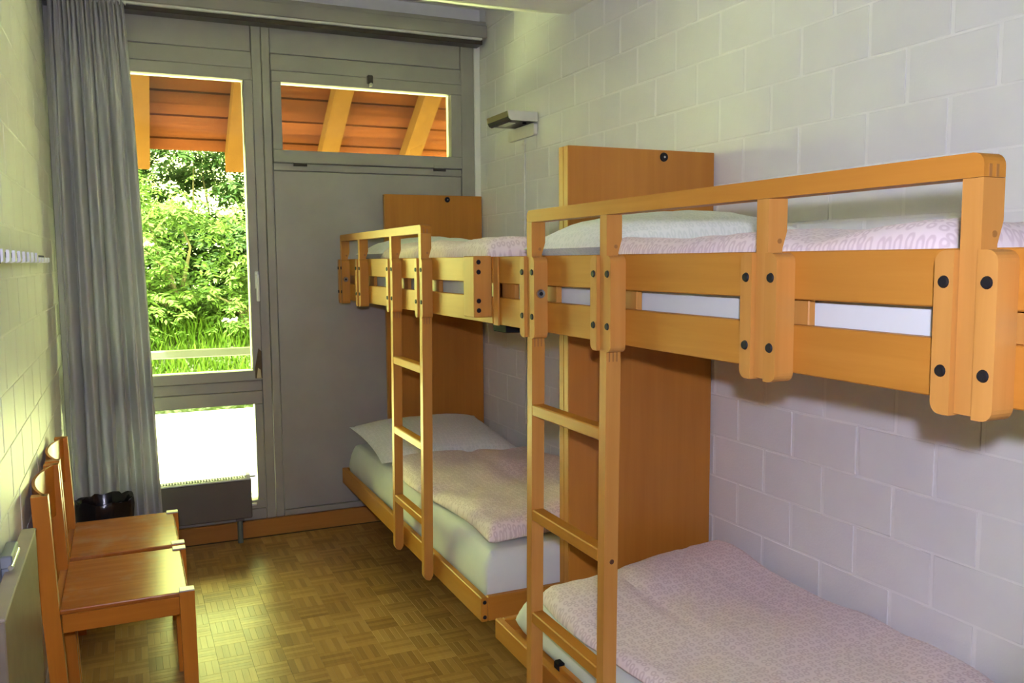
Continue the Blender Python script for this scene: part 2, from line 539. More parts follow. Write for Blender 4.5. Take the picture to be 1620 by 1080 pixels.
def sash(nm, x0, x1, z0, z1, gx0, gx1, gz0, gz1, proud=0.012):
    s = obj(nm, box(x0, x1, F0 - proud, F1, z0, gz0, 0.003), M_frame, wf)
    obj('rail', box(x0, x1, F0 - proud, F1, gz1, z1, 0.003), M_frame, s)
    obj('side_stile', box(x0, gx0, F0 - proud, F1, gz0 + .0005, gz1 - .0005, 0.003), M_frame, s)
    obj('side_stile', box(gx1, x1, F0 - proud, F1, gz0 + .0005, gz1 - .0005, 0.003), M_frame, s)
    obj('pane', box(gx0 - 0.004, gx1 + 0.004, F0 + 0.028, F0 + 0.033, gz0 - 0.004, gz1 + 0.004), M_glass, s)
    return s
door_sash = sash('opening_sash', -2.120, -1.2465, 0.834, 2.420, -2.062, -1.292, 0.886, 2.362)
low_sash = sash('fixed_sash', -2.120, -1.2465, 0.152, 0.776, -2.062, -1.288, 0.198, 0.708, 0.002)
hopper = sash('hopper_sash', -1.152, -0.1175, 1.958, 2.420, -1.104, -0.180, 2.022, 2.364)

# handle, latch and hinges
h = obj('handle_plate', box(-1.268, -1.248, F0 - 0.020, F0 - 0.012, 1.31, 1.40, 0.003), M_white, door_sash)
obj('handle_lever', box(-1.266, -1.250, F0 - 0.055, F0 - 0.040, 1.245, 1.385, 0.005, None, 2), M_white, door_sash)
obj('handle_neck', cyl((-1.258, F0 - 0.045, 1.375), (-1.258, F0 - 0.014, 1.375), 0.007), M_white, door_sash)
b = prism([(-1.282, 0.845), (-1.248, 0.845), (-1.248, 0.985), (-1.262, 1.0), (-1.272, 0.95), (-1.282, 0.90)], 'y', F0 - 0.020, F0 - 0.012)
tag(obj('worn_latch_plate', b, plain('rusty_brown', (0.09, 0.055, 0.018), 0.6, var=0.3), door_sash), 'rust brown latch plate')
b = prism([(-1.276, 0.847), (-1.253, 0.847), (-1.256, 0.89), (-1.268, 0.90)], 'y', F0 - 0.026, F0 - 0.019)
obj('latch_tip', b, plain('cream_latch', (0.55, 0.47, 0.26), 0.5), door_sash)
# hopper latch
l = obj('latch_body', box(-0.655, -0.625, F0 - 0.035, F0 - 0.012, 2.385, 2.43, 0.004), M_lampdark, hopper)
obj('latch_ring', cyl((-0.640, F0 - 0.045, 2.378), (-0.640, F0 - 0.03, 2.378), 0.010), M_chrome, hopper)
for x in (-1.02, -0.255):
    obj('hinge', cyl((x - 0.035, F0 - 0.02, 1.948), (x + 0.035, F0 - 0.02, 1.948), 0.008), M_lampdark, hopper)
    obj('hinge_leaf', box(x - 0.03, x + 0.03, F0 - 0.016, F0 - 0.011, 1.935, 1.975), M_frame, hopper)

# ------------------------------------------------------------------ outside: eaves, railing, terrace, bank
SL = 0.70
def under(y): return 1.99 + SL * (5.45 - y)         # underside of the rafters
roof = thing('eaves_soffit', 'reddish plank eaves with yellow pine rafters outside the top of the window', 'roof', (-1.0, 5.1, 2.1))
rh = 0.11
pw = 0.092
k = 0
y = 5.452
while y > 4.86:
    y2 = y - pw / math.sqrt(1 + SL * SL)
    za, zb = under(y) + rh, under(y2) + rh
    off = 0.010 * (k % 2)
    b = prism([(y - 0.002, za + off), (y2 + 0.002, zb + off), (y2 + 0.002, zb + 0.03), (y - 0.002, za + 0.03)], 'x', -2.42, 3.0)  # unseen length shaped for light: cut short at left, stretched right to block sky
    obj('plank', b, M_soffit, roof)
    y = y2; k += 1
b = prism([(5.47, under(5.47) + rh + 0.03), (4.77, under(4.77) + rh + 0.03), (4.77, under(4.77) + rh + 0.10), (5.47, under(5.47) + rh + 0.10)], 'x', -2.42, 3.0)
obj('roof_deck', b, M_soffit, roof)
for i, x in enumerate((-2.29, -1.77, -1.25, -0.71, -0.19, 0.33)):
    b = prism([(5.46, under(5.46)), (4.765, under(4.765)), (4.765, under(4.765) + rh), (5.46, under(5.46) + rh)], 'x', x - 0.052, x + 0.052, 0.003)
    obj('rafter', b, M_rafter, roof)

rl = thing('balcony_railing', 'pale grey horizontal balcony railing outside the tall window', 'railing', (-1.0, 5.6, 0.0))
obj('handrail', box(-3.4, 1.2, 5.57, 5.62, 0.868, 0.916, 0.006), M_railing, rl)
for x in (-3.2, 0.9):
    obj('post', box(x, x + 0.05, 5.575, 5.615, -0.05, 0.868, 0.003), M_railing, rl)

tag(obj('terrace', box(-9, 8, D + 0.12, 9.15, -0.35, -0.05), M_terrace), 'pale sunlit terrace paving outside the low pane', 'terrace', kind='structure')
b = bmesh.new()
NX, NY = 30, 14
grid = []
for j in range(NY + 1):
    row = []
    for i in range(NX + 1):
        x = -9 + 17 * i / NX; y = 9.15 + 9.0 * j / NY
        t = max(0.0, min(1.0, (y - 9.15) / 2.4))
        z = -0.06 + 1.15 * t * (2 - t) * 0.9 + 0.05 * noise.noise(Vector((x, y, 0)))
        if j == 0: z = -0.3
        row.append(b.verts.new((x, y, z)))
    grid.append(row)
for j in range(NY):
    for i in range(NX):
        b.faces.new((grid[j][i], grid[j][i + 1], grid[j + 1][i + 1], grid[j + 1][i]))
def bank_z(x, y):
    t = max(0.0, min(1.0, (y - 9.15) / 2.4))
    return -0.06 + 1.15 * t * (2 - t) * 0.9
tag(obj('garden_bank', b, M_soil, None, True), 'grassy bank rising behind the railing', 'ground', kind='structure')

def leaves_mesh(n, place, size):
    """sprays of paired leaflets along a drooping stalk"""
    vs, fs = [], []
    for _ in range(n // 7):
        p, s = place()
        s *= size
        a = random.uniform(0, 2 * math.pi)
        d = Vector((math.cos(a), math.sin(a) - .35, random.uniform(-0.75, 0.05))).normalized()
        n0 = Vector((random.uniform(-.45, .45), random.uniform(-.8, .1), 1)).normalized()
        w = d.cross(n0).normalized(); nn = w.cross(d)
        for q in range(7):
            t = (q // 2 + 1) / 4.0
            side = 0 if q == 6 else (1 if q % 2 else -1)
            o = p + d * (s * 2.0 * t) - nn * (s * .3 * t * t)
            ld = (d * (1 if side == 0 else .55) + w * (side * .85) + Vector((0, 0, random.uniform(-.25, .1)))).normalized()
            lw = ld.cross(nn + Vector((random.uniform(-.2, .2), random.uniform(-.2, .2), 0))).normalized()
            L = s * random.uniform(.8, 1.15); W = L * .40
            k = len(vs)
            vs += [o, o + ld * (.38 * L) + lw * (W * .5), o + ld * L - nn * (.08 * L), o + ld * (.38 * L) - lw * (W * .5)]
            fs.append((k, k + 1, k + 2, k + 3))
    return vs, fs

def foliage(name, vs, fs, m, parent):
    c = Vector((sum(v.x for v in vs), sum(v.y for v in vs), sum(v.z for v in vs))) / len(vs)
    me = bpy.data.meshes.new(name)
    me.from_pydata([v - c for v in vs], [], fs)
    o = link_mesh(name, me, m, parent, c)
    o['kind'] = 'stuff'
    return o

def blade_mesh():
    vs, fs = [], []
    for _ in range(9000):
        x = random.uniform(-3.5, 1.5); y = random.uniform(9.2, 10.9)
        z = bank_z(x, y) - 0.01
        h = random.uniform(.06, .22); a = random.uniform(0, 6.28); w = random.uniform(.006, .014)
        dx, dy = math.cos(a), math.sin(a)
        bx, by = random.uniform(-.08, .08), random.uniform(-.08, .08)
        k = len(vs)
        vs += [Vector((x - dx * w, y - dy * w, z)), Vector((x + dx * w, y + dy * w, z)), Vector((x + bx * .5 + dx * w * .7, y + by * .5 + dy * w * .7, z + h * .6)), Vector((x + bx * .5 - dx * w * .7, y + by * .5 - dy * w * .7, z + h * .6)), Vector((x + bx, y + by, z + h))]
        fs += [(k, k + 1, k + 2, k + 3), (k + 3, k + 2, k + 4)]
    return vs, fs
vs, fs = blade_mesh()
g = foliage('grass', vs, fs, M_grass, None)
tag(g, 'bright green grass on the bank below the railing', 'grass', kind='stuff')

def shrub(name, label, c, rad, n, size, m, clusters=40, branches=6, cat='shrub', flowers=0):
    c = Vector(c); base = Vector((c.x, c.y, bank_z(c.x, c.y)))
    t = thing(name, label, cat, base, 'shrubs and trees beyond the terrace')
    cl = []
    for _ in range(clusters):
        a = random.uniform(0, 6.28); u = random.uniform(-1, 1); r = random.uniform(0.55, 1.0)
        s = math.sqrt(1 - u * u)
        cl.append((c + Vector((math.cos(a) * s * rad[0] * r, math.sin(a) * s * rad[1] * r, u * rad[2] * r)), random.uniform(.16, .38)))
    def place():
        q, rr = random.choice(cl)
        return q + Vector((random.gauss(0, rr * .55), random.gauss(0, rr * .55), random.gauss(0, rr * .32))), random.uniform(.6, 1.3)
    vs, fs = leaves_mesh(n, place, size)
    foliage('foliage', vs, fs, m, t)
    for q, rr in random.sample(cl, min(branches, len(cl))):
        mid = base.lerp(q, .55) + Vector((random.uniform(-.15, .15), random.uniform(-.15, .1), random.uniform(0, .15)))
        pts = [base + Vector((random.uniform(-.05, .05), 0, -.05)), base.lerp(mid, .5) + Vector((0, 0, .08)), mid, q]
        obj('branch', tube(pts, [.03, .024, .016, .006], 6), M_bark, t, True)
    for _ in range(flowers):
        q, rr = random.choice(cl)
        p = q + Vector((random.uniform(-.1, .1), -rr * 0.9, random.uniform(0, .15)))
        fb = bmesh.new()
        for _ in range(26):
            a = random.uniform(0, 6.28); rr2 = random.uniform(0, .10)
            pp = p + Vector((math.cos(a) * rr2, math.sin(a) * rr2, random.uniform(-.015, .02)))
            bmesh.ops.create_icosphere(fb, subdivisions=1, radius=random.uniform(.010, .018), matrix=Matrix.Translation(pp))
        obj('blossom', fb, M_flower, t)
    return t

shrub('elder_bush', 'light green leafy bush with cream blossoms in the middle of the tall pane', (-1.33, 10.6, 1.50), (.95, .45, .70), 6500, .095, M_leaf_light, 34, 8, 'bush', 6)
shrub('leafy_bush', 'fresh green low bush just above the railing, left half of the tall pane', (-1.93, 10.15, .88), (.50, .32, .35), 2600, .08, M_leaf_light, 20, 6, 'bush', 2)
shrub('leafy_bush', 'mid green low bush just above the railing, right half of the tall pane', (-.62, 10.3, .92), (.60, .35, .40), 2600, .08, M_leaf_light, 20, 6, 'bush', 2)
shrub('broadleaf_tree', 'dark green tree filling the upper part of the tall pane', (-.7, 13.0, 2.55), (1.8, .6, 1.1), 22000, .11, M_leaf_dark, 90, 8, 'tree', 0)
shrub('broadleaf_tree', 'pale green tree behind the bush at the left edge of the tall pane', (-2.45, 11.9, 2.05), (1.0, .45, 1.0), 9000, .10, M_leaf_light, 50, 8, 'tree', 0)
shrub('hedge_bush', 'dark green dense bush behind the blossoming bush', (-1.0, 12.1, 1.35), (1.9, .35, .75), 22000, .11, M_leaf_dark, 110, 6, 'bush', 0)
# unseen tree added beyond the view of the panes, to shade the window
shrub('broadleaf_tree', 'broad green tree, unseen, added beyond the right edge of the tall pane as shade', (1.4, 10.0, 2.5), (1.3, .6, 2.2), 34000, .14, M_leaf_dark, 150, 6, 'tree', 0)

# ------------------------------------------------------------------ curtain rail and curtain
cr_ = thing('curtain_rail', 'grey wooden curtain rail box with a pale metal track above the window', 'curtain rail', (-1.08, D - 0.08, 2.64))
obj('fascia', box(XL + 0.003, -0.004, D - 0.125, D - 0.006, 2.66, 2.725, 0.003), M_frame, cr_)
obj('top_board', box(XL + 0.003, -0.004, D - 0.11, D - 0.006, 2.7255, 2.748, 0.002), M_frame, cr_)
obj('track', box(XL + 0.006, -0.03, D - 0.118, D - 0.098, 2.648, 2.6595, 0.002), M_radtop, cr_)
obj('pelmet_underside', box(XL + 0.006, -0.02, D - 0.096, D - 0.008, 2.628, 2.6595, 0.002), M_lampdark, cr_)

def curtain():
    b = bmesh.new()
    NU, NV = 260, 44
    rows = []
    ztop, zbot = 2.645, 0.06
    random.seed(3)
    ph = [random.uniform(0, 6.28) for _ in range(8)]
    for j in range(NV + 1):
        v = j / NV
        z = ztop + (zbot - ztop) * v
        xr = -1.828 + 0.075 * (v ** 0.8) 
        xl = XL + 0.03 - 0.002 * v
        row = []
        for i in range(NU + 1):
            u = i / NU
            top = 0.016 * math.sin(u * 2 * math.pi * 17 + ph[0]) + 0.006 * math.sin(u * 2 * math.pi * 27 + ph[1])
            low = 0.042 * math.sin((u ** 1.1) * 2 * math.pi * 5.5 + ph[2] + 0.6 * v) + 0.020 * math.sin(u * 2 * math.pi * 10.7 + ph[3] + 0.5 * v)
            s = min(1.0, v / 0.28); s = s * s * (3 - 2 * s)
            amp = top * (1 - s) + low * s
            flat = 1 - 0.75 * max(0.0, (u - 0.80) / 0.2) * s
            yy = D - 0.145 + amp * flat - 0.05 * s
            xx = xl + (xr - xl) * u + 0.006 * math.sin(u * 40 + v * 3) * s
            row.append(b.verts.new((xx, yy, z)))
        rows.append(row)
    for j in range(NV):
        for i in range(NU):
            b.faces.new((rows[j][i], rows[j][i + 1], rows[j + 1][i + 1], rows[j + 1][i]))
    t = thing('curtain', 'long grey pleated curtain drawn to the left of the window', 'curtain', (-1.98, D - 0.18, 0.06))
    o = obj('cloth', b, M_curtain, t, True)
    sol = o.modifiers.new('thickness', 'SOLIDIFY'); sol.thickness = 0.003; sol.offset = 0
    b = bmesh.new()
    for i in range(14):
        x = XL + 0.05 + i * (0.30 / 13)
        box(x - 0.003, x + 0.003, D - 0.150, D - 0.138, 2.632, 2.65, 0, b)
    obj('glider_hooks', b, M_white, t)
curtain()
random.seed(11)

# ------------------------------------------------------------------ radiator
rd = thing('radiator', 'low dark grey panel radiator with white fin grille in front of the low pane', 'radiator', (-1.70, D - 0.08, 0.0))
RX0, RX1, RY0, RY1 = -2.08, -1.333, D - 0.105, D - 0.03
obj('front_panel', box(RX0, RX1, RY0, RY0 + 0.012, 0.135, 0.336, 0.004), M_rad, rd)
obj('back_panel', box(RX0, RX1, RY1 - 0.012, RY1, 0.135, 0.336, 0.004), M_rad, rd)
obj('end_cap', box(RX1 - 0.006, RX1 + 0.002, RY0 + 0.0125, RY1 - 0.0125, 0.14, 0.334), M_rad, rd)
obj('top_rim', box(RX0, RX1, RY0 - 0.002, RY0 + 0.008, 0.3365, 0.345, 0.001), M_radtop, rd)
obj('top_rim', box(RX0, RX1, RY1 - 0.008, RY1 + 0.002, 0.3365, 0.345, 0.001), M_radtop, rd)
b = bmesh.new()
x = RX0 + 0.01
while x < RX1 - 0.02:
    box(x, x + 0.006, RY0 + 0.0085, RY1 - 0.0085, 0.150, 0.349, 0, b); x += 0.0135
obj('fin_row', b, M_radtop, rd)
obj('end_block', box(RX1 - 0.022, RX1 - 0.002, RY0 + 0.009, RY1 - 0.009, 0.336, 0.362, 0.002), M_radtop, rd)
obj('bleed_valve', cyl((RX1 - 0.004, RY0 + 0.03, 0.345), (RX1 + 0.026, RY0 + 0.03, 0.345), 0.005), M_lampdark, rd)
obj('valve', cyl((RX1 + 0.002, RY0 + 0.035, 0.195), (RX1 + 0.028, RY0 + 0.035, 0.195), 0.007), M_white, rd)
obj('pipe', cyl((-1.392, RY0 + 0.035, 0.001), (-1.392, RY0 + 0.035, 0.15), 0.014), plain('pipe_grey_green', (0.16, 0.19, 0.15), 0.45), rd, True)
obj('bracket', box(-1.412, -1.372, RY0 + 0.012, RY1 - 0.012, 0.12, 0.136, 0.002), M_rad, rd)

# ------------------------------------------------------------------ bunk beds
PX0, PX1 = -0.882, -0.850       # posts in front of the side boards
def bolt(p, axis, parent, r=0.0085):
    p = Vector(p); d = {'x': Vector((-1, 0, 0)), 'y': Vector((0, -1, 0))}[axis]
    b = cyl(p, p + d * 0.003, r, r * 0.8, 14)
    cyl(p + d * 0.003, p + d * 0.0032, r * 0.42, r * 0.4, 6, b)
    return obj('bolt', b, M_bolt, parent, True)

def post(yc, zbot, ladder, parent, w=0.030):
    """guard post; runs on to the floor side as a ladder leg when ladder is set"""
    y0, y1 = yc - w / 2, yc + w / 2
    zt = 1.546
    prof = [(PX0, 1.24), (PX0, zt), (-0.842, zt), (-0.842, 1.492), (-0.8515, 1.462), (-0.8515, 1.24)]
    p = obj('guard_post', prism(prof, 'y', y0, y1, 0.003), M_beech['z'], parent)
    if ladder:
        dx = -0.009
        prof = [(PX0 + dx, zbot + 0.02), (PX0 + dx + 0.006, zbot + 0.006), (PX0 + dx + 0.02, zbot), (-0.862, zbot + 0.006), (-0.856, zbot + 0.02), (-0.844, 1.215), (-0.846, 1.239), (PX0, 1.239)]
        obj('ladder_leg', prism(prof, 'y', y0, y1, 0.003), M_beech['z'], parent)
        b = bmesh.new()
        for k in range(3):
            x = -0.876 + k * 0.010
            box(x, x + 0.0035, y0 - 0.0006, y0 + 0.002, 1.213, 1.2385, 0, b)
        obj('finger_joint', b, M_joint, p)
    obj('dowel', cyl((-0.858, y0 + 0.001, 1.475), (-0.858, y0 - 0.0008, 1.475), 0.0045, seg=12), M_joint, p)
    return p

def clamp(y0, y1, rc, parent, lock=False):
    """wooden cleat beside a post, rounded on the outer side; rc = 'lo' or 'hi' for the rounded y side"""
    corners = (1, 0, 0, 1) if rc == 'lo' else (0, 1, 1, 0)
    c = obj('cleat', prism(rounded(y0, y1, 1.237, 1.455, 0.016, (1, 1, 1, 1) if False else corners), 'x', -0.890, -0.8505, 0.002), M_beech['z'], parent)
    ym = (y0 + y1) / 2
    for z in (1.4135, 1.2955):
        bolt((-0.890, ym, z), 'x', c)
    if lock:
        l = obj('lock', cyl((-0.872, y0, 1.357), (-0.872, y0 - 0.006, 1.357), 0.0125, 0.0115, 20), M_chrome, c, True)
        obj('keyhole', cyl((-0.872, y0 - 0.006, 1.357), (-0.872, y0 - 0.0068, 1.357), 0.005, seg=12), M_bolt, c)
    return c

def bunk(name, label, yhead, yfoot, posts, ladder_idx, lower, hb_y, lock_i):
    t = thing(name, label, 'bunk bed', (-0.45, (yhead + yfoot) / 2, 0.0), 'bunk beds along the right wall')
    # headboard: two-leaf veneered panel
    hb = obj('headboard', box(-0.577, -0.012, hb_y, hb_y + (0.030 if hb_y > 4 else 0.062), lower['hb0'], 1.807, 0.002), M_ply['z'], t)
    obj('edge_strip', box(-0.5795, -0.577, hb_y + 0.001, hb_y + (0.029 if hb_y > 4 else 0.028), lower['hb0'] + .002, 1.806), M_beech['z'], hb)
    if hb_y < 4: obj('edge_strip', box(-0.5795, -0.577, hb_y + 0.033, hb_y + 0.061, lower['hb0'] + .002, 1.806), M_beech['z'], hb)
    kn = obj('round_bolt_cap', cyl((-0.218, hb_y, 1.784), (-0.218, hb_y - 0.005, 1.784), 0.0155, 0.0135, 20), M_bolt, hb, True)
    obj('cap_slot', cyl((-0.218, hb_y - 0.005, 1.784), (-0.218, hb_y - 0.006, 1.784), 0.004, seg=10), M_chrome, kn)
    # upper side boards
    for z0, z1 in ((1.377, 1.4575), (1.2523, 1.334)):
        obj('side_board', box(-0.850, -0.828, yfoot, yhead, z0, z1, 0.002), M_beech['y'], t)
        obj('inner_board', box(-0.024, -0.006, yfoot, yhead, z0, z1, 0.002), M_beech['y'], t)
    for yc in [p for p in posts] + [yfoot + 0.04, yhead - 0.04]:
        obj('batten', box(-0.8275, -0.812, yc - 0.055, yc + 0.055, 1.256, 1.454, 0.002), M_beech['z'], t)
    # end boards and slat base of the upper bunk
    for ye in (yfoot + 0.002, yhead - 0.022):
        if hb_y < 4 and ye > 2.3: ye = hb_y - 0.045
        if hb_y > 4 and ye < 3: ye = 2.534
        obj('end_board', box(-0.8275, -0.0245, ye, ye + 0.020, 1.2535, 1.40, 0.002), M_beech['x'], t)
    ylo = max(yfoot + 0.04, 2.56) if hb_y > 4 else yfoot + 0.04
    yhi = yhead - 0.04 if hb_y > 4 else hb_y - 0.05
    obj('bunk_base', box(-0.811, -0.026, ylo, yhi, 1.2555, 1.272, 0.002), M_ply['y'], t)
    # guard rail and posts
    ya, yb = max(posts) + 0.015, min(posts) - 0.015
    gr = obj('guard_rail', prism(rounded(yb, ya, 1.5465, 1.578, 0.016, (0, 0, 1, 1)), 'x', PX0, -0.842, 0.003), M_beech['y'], t)
    for ye, s in ((yb, -1), (ya, 1)):
        b = bmesh.new()
        for k in range(2):
            x = -0.873 + k * 0.013
            box(x, x + 0.005, ye - 0.0007 if s < 0 else ye - 0.002, ye + 0.002 if s < 0 else ye + 0.0007, 1.547, 1.563, 0, b)
        obj('finger_joint', b, M_joint, gr)
    for i, yc in enumerate(posts):
        post(yc, lower['leg'], i in ladder_idx, t)
        clamp(yc + 0.0168, yc + 0.046, 'hi', t)
        clamp(yc - 0.046, yc - 0.0168, 'lo', t, i == lock_i)
    # rungs
    ys = [posts[i] for i in ladder_idx]
    for z in (1.041, 0.750, 0.460):
        sh = -0.009 * (1.24 - z)
        obj('rung', box(-0.882 + sh, -0.846 + sh, min(ys) + 0.0152, max(ys) - 0.0152, z - 0.0155, z + 0.0155, 0.003), M_beech['y'], t)
    # lower bunk frame
    L = lower
    obj('lower_side_rail', box(-0.848, -0.824, L['y0'], L['y1'], L['z0'], L['z1'], 0.003), M_beech['y'], t)
    obj('lower_wall_rail', box(-0.030, -0.008, L['y0'], L['y1'], L['z0'], L['z1'], 0.003), M_beech['y'], t)
    for ye in (L['y0'], L['y1'] - 0.024):
        f = obj('lower_end_rail', box(-0.8235, -0.0305, ye, ye + 0.024, L['z0'], L['z1'], 0.003), M_beech['x'], t)
    obj('lower_base', box(-0.823, -0.031, L['y0'] + 0.025, L['y1'] - 0.025, L['z0'] + 0.008, L['z0'] + 0.024), M_ply['y'], t)
    for z in (L['z0'] + 0.016, L['z1'] - 0.016):
        bolt((-0.836, L['y0'], z), 'y', t, 0.007)
    for (lx, ly) in ((-0.50, L['y0'] + 0.30), (-0.50, L['y1'] - 0.30), (-0.09, L['y0'] + 0.30), (-0.09, L['y1'] - 0.30)):
        obj('bed_leg', box(lx - 0.025, lx + 0.025, ly - 0.025, ly + 0.025, 0.0005, L['z0'] + 0.0075, 0.003), M_beech['z'], t)
    return t

far = bunk('bunk_bed', 'orange beech bunk bed at the far end, beside the grey window wall', 4.535, 2.44,
           [4.325, 3.962, 3.437, 3.052], (2, 3), dict(y0=2.566, y1=4.575, z0=0.250, z1=0.333, leg=0.235, hb0=0.30), 4.583, 0)
near = bunk('bunk_bed', 'large orange beech bunk bed nearest the camera, cut off by the right edge', 2.42, 0.32,
            [2.106, 1.712, 1.175, 0.777], (0, 1), dict(y0=0.42, y1=2.452, z0=0.246, z1=0.310, leg=0.235, hb0=0.20), 2.459, 0)
# joint between the two upper bunks
e = obj('end_post', box(-0.911, -0.851, 2.4405, 2.53, 1.272, 1.4595, 0.003), M_beech['z'], far)
for z in (1.441, 1.411, 1.323, 1.294): bolt((-0.895, 2.4405, z), 'y', e, 0.0075)
obj('end_cap', box(-0.856, -0.8505, 2.385, 2.4195, 1.250, 1.4575, 0.001), M_beech['z'], near)
obj('bracket', box(-0.812, -0.70, 2.425, 2.53, 1.222, 1.250, 0.003), M_black, near)
# black clip on the edge of the lower bunk board
mb = obj('mattress_board', prism(rounded(1.45, 2.075, 0.18, 0.322, 0.02, (0, 0, 1, 1)), 'x', -0.823, -0.808, 0.002), M_ply['y'], near)
obj('black_clip', box(-0.8265, -0.8045, 2.05, 2.08, 0.20, 0.33, 0.004), M_black, mb)

obj('wood_knot', cyl((-0.866, 1.6972, 0.742), (-0.866, 1.6962, 0.742), 0.0065, 0.0055, 9), M_joint_dark, near)

# ------------------------------------------------------------------ bedding
def soft_slab(x0, x1, y0, y1, z0, z1, r=0.05, nx=26, ny=48, wob=0.004, seed=0, top=None, edge=None):
    """closed cushion-like slab with rounded edges; top(u,v) adds height, edge wobble in plan"""
    b = bmesh.new()
    def prof(s, w):
        d = min(s, 1 - s) * w
        return math.sqrt(max(0.0, 1 - (1 - min(d / r, 1)) ** 2))
    us = sorted(set([0, .004, .012, .025, .045, .07] + [i / nx for i in range(1, nx)] + [.93, .955, .975, .988, .996, 1]))
    vs_ = sorted(set([0, .002, .006, .012, .022, .035] + [j / ny for j in range(1, ny)] + [.965, .978, .988, .994, .998, 1]))
    T, B = [], []
    for v in vs_:
        rt, rb = [], []
        for u in us:
            p = prof(u, x1 - x0) * prof(v, y1 - y0)
            x = x0 + (x1 - x0) * u; y = y0 + (y1 - y0) * v
            if edge:
                ex, ey = edge(u, v); x += ex; y += ey
            n = noise.noise(Vector((x * 4, y * 4, seed))) * wob * 2 + noise.noise(Vector((x * 11, y * 11, seed + 5))) * wob
            h = (z1 - z0)
            add = (top(u, v) if top else 0) + n
            zm = z0 + h * 0.35
            rt.append(b.verts.new((x, y, zm + (h * 0.65 + add) * p)))
            rb.append(b.verts.new((x, y, zm - (h * 0.35) * p)) if (0 < u < 1 and 0 < v < 1) else rt[-1])
        T.append(rt); B.append(rb)
    for j in range(len(vs_) - 1):
        for i in range(len(us) - 1):
            b.faces.new((T[j][i], T[j][i + 1], T[j + 1][i + 1], T[j + 1][i]))
            q = []
            for vv in (B[j][i], B[j + 1][i], B[j + 1][i + 1], B[j][i + 1]):
                if vv not in q: q.append(vv)
            if len(q) >= 3:
                try: b.faces.new(q)
                except ValueError: pass
    return b

def slab_obj(name, label, cat, group, b, m):
    o = obj(name, b, m, None, True)
    return tag(o, label, cat, group)

G1, G2, G3 = 'mattresses on the bunks', 'pink duvets on the bunks', 'pillows on the bunks'
slab_obj('mattress', 'mattress in a white sheet on the far lower bunk', 'mattress', G1, soft_slab(-0.818, -0.034, 2.592, 4.548, 0.274, 0.468, 0.045, wob=.002, seed=1), M_sheet)
slab_obj('mattress', 'mattress in a white sheet on the near lower bunk', 'mattress', G1, soft_slab(-0.800, -0.034, 0.47, 2.40, 0.270, 0.405, 0.055, wob=.002, seed=2), M_sheet)
slab_obj('mattress', 'white sheeted mattress seen between the boards of the near upper bunk', 'mattress', G1, soft_slab(-0.806, -0.028, 0.40, 2.385, 1.273, 1.425, 0.04, wob=.002, seed=3), M_sheet)
slab_obj('mattress', 'white sheeted mattress seen between the boards of the far upper bunk', 'mattress', G1, soft_slab(-0.806, -0.028, 2.58, 4.47, 1.273, 1.425, 0.04, wob=.002, seed=4), M_sheet)

def fold(c, w=.03, h=.012):
    return lambda u: -h * math.exp(-((u - c) / w) ** 2)

# far lower duvet: folded in half lengthwise
def top_fl(u, v):
    return fold(0.52)(u) + 0.02 * (1 - v) * u + 0.010 * math.sin(v * 9 + u * 3)
slab_obj('duvet', 'pink ring patterned duvet folded on the far lower bunk', 'duvet', G2,
         soft_slab(-0.79, -0.045, 2.66, 3.86, 0.474, 0.540, 0.05, 30, 40, .010, 21, top_fl,
                   lambda u, v: (0.02 * math.sin(v * 7) + (0.05 if False else 0) * (1 - u), 0.05 * (u - .5) * (1 - v) + 0.02 * math.sin(u * 5))), M_duvet)
def top_nl(u, v):
    return 0.045 * math.exp(-((v - 0.93) / .09) ** 2) * (0.35 + .65 * u) + fold(0.36, .02, .010)(u) + fold(.75, .02, .008)(u) + 0.008 * math.sin(v * 17 + 4 * u) * (1 - v) + .01 * u
slab_obj('duvet', 'pink ring patterned duvet spread over the near lower bunk', 'duvet', G2,
         soft_slab(-0.785, -0.036, 0.50, 2.38, 0.411, 0.455, 0.045, 34, 56, .008, 31, top_nl,
                   lambda u, v: (0.014 * math.sin(v * 13) + .016 * noise.noise(Vector((v * 9, u, 3))), -0.10 * (1 - u) * v ** 3)), M_duvet)
def top_nu(u, v):
    return 0.006 * math.sin(v * 15 + u * 4)
slab_obj('duvet', 'pink ring patterned duvet on the near upper bunk', 'duvet', G2,
         soft_slab(-0.80, -0.03, 0.88, 1.85, 1.431, 1.494, 0.05, 26, 40, .007, 41, top_nu), M_duvet)
slab_obj('duvet', 'pink ring patterned duvet on the far upper bunk', 'duvet', G2,
         soft_slab(-0.80, -0.03, 2.60, 3.89, 1.431, 1.517, 0.06, 26, 40, .007, 51, top_nu), M_duvet)

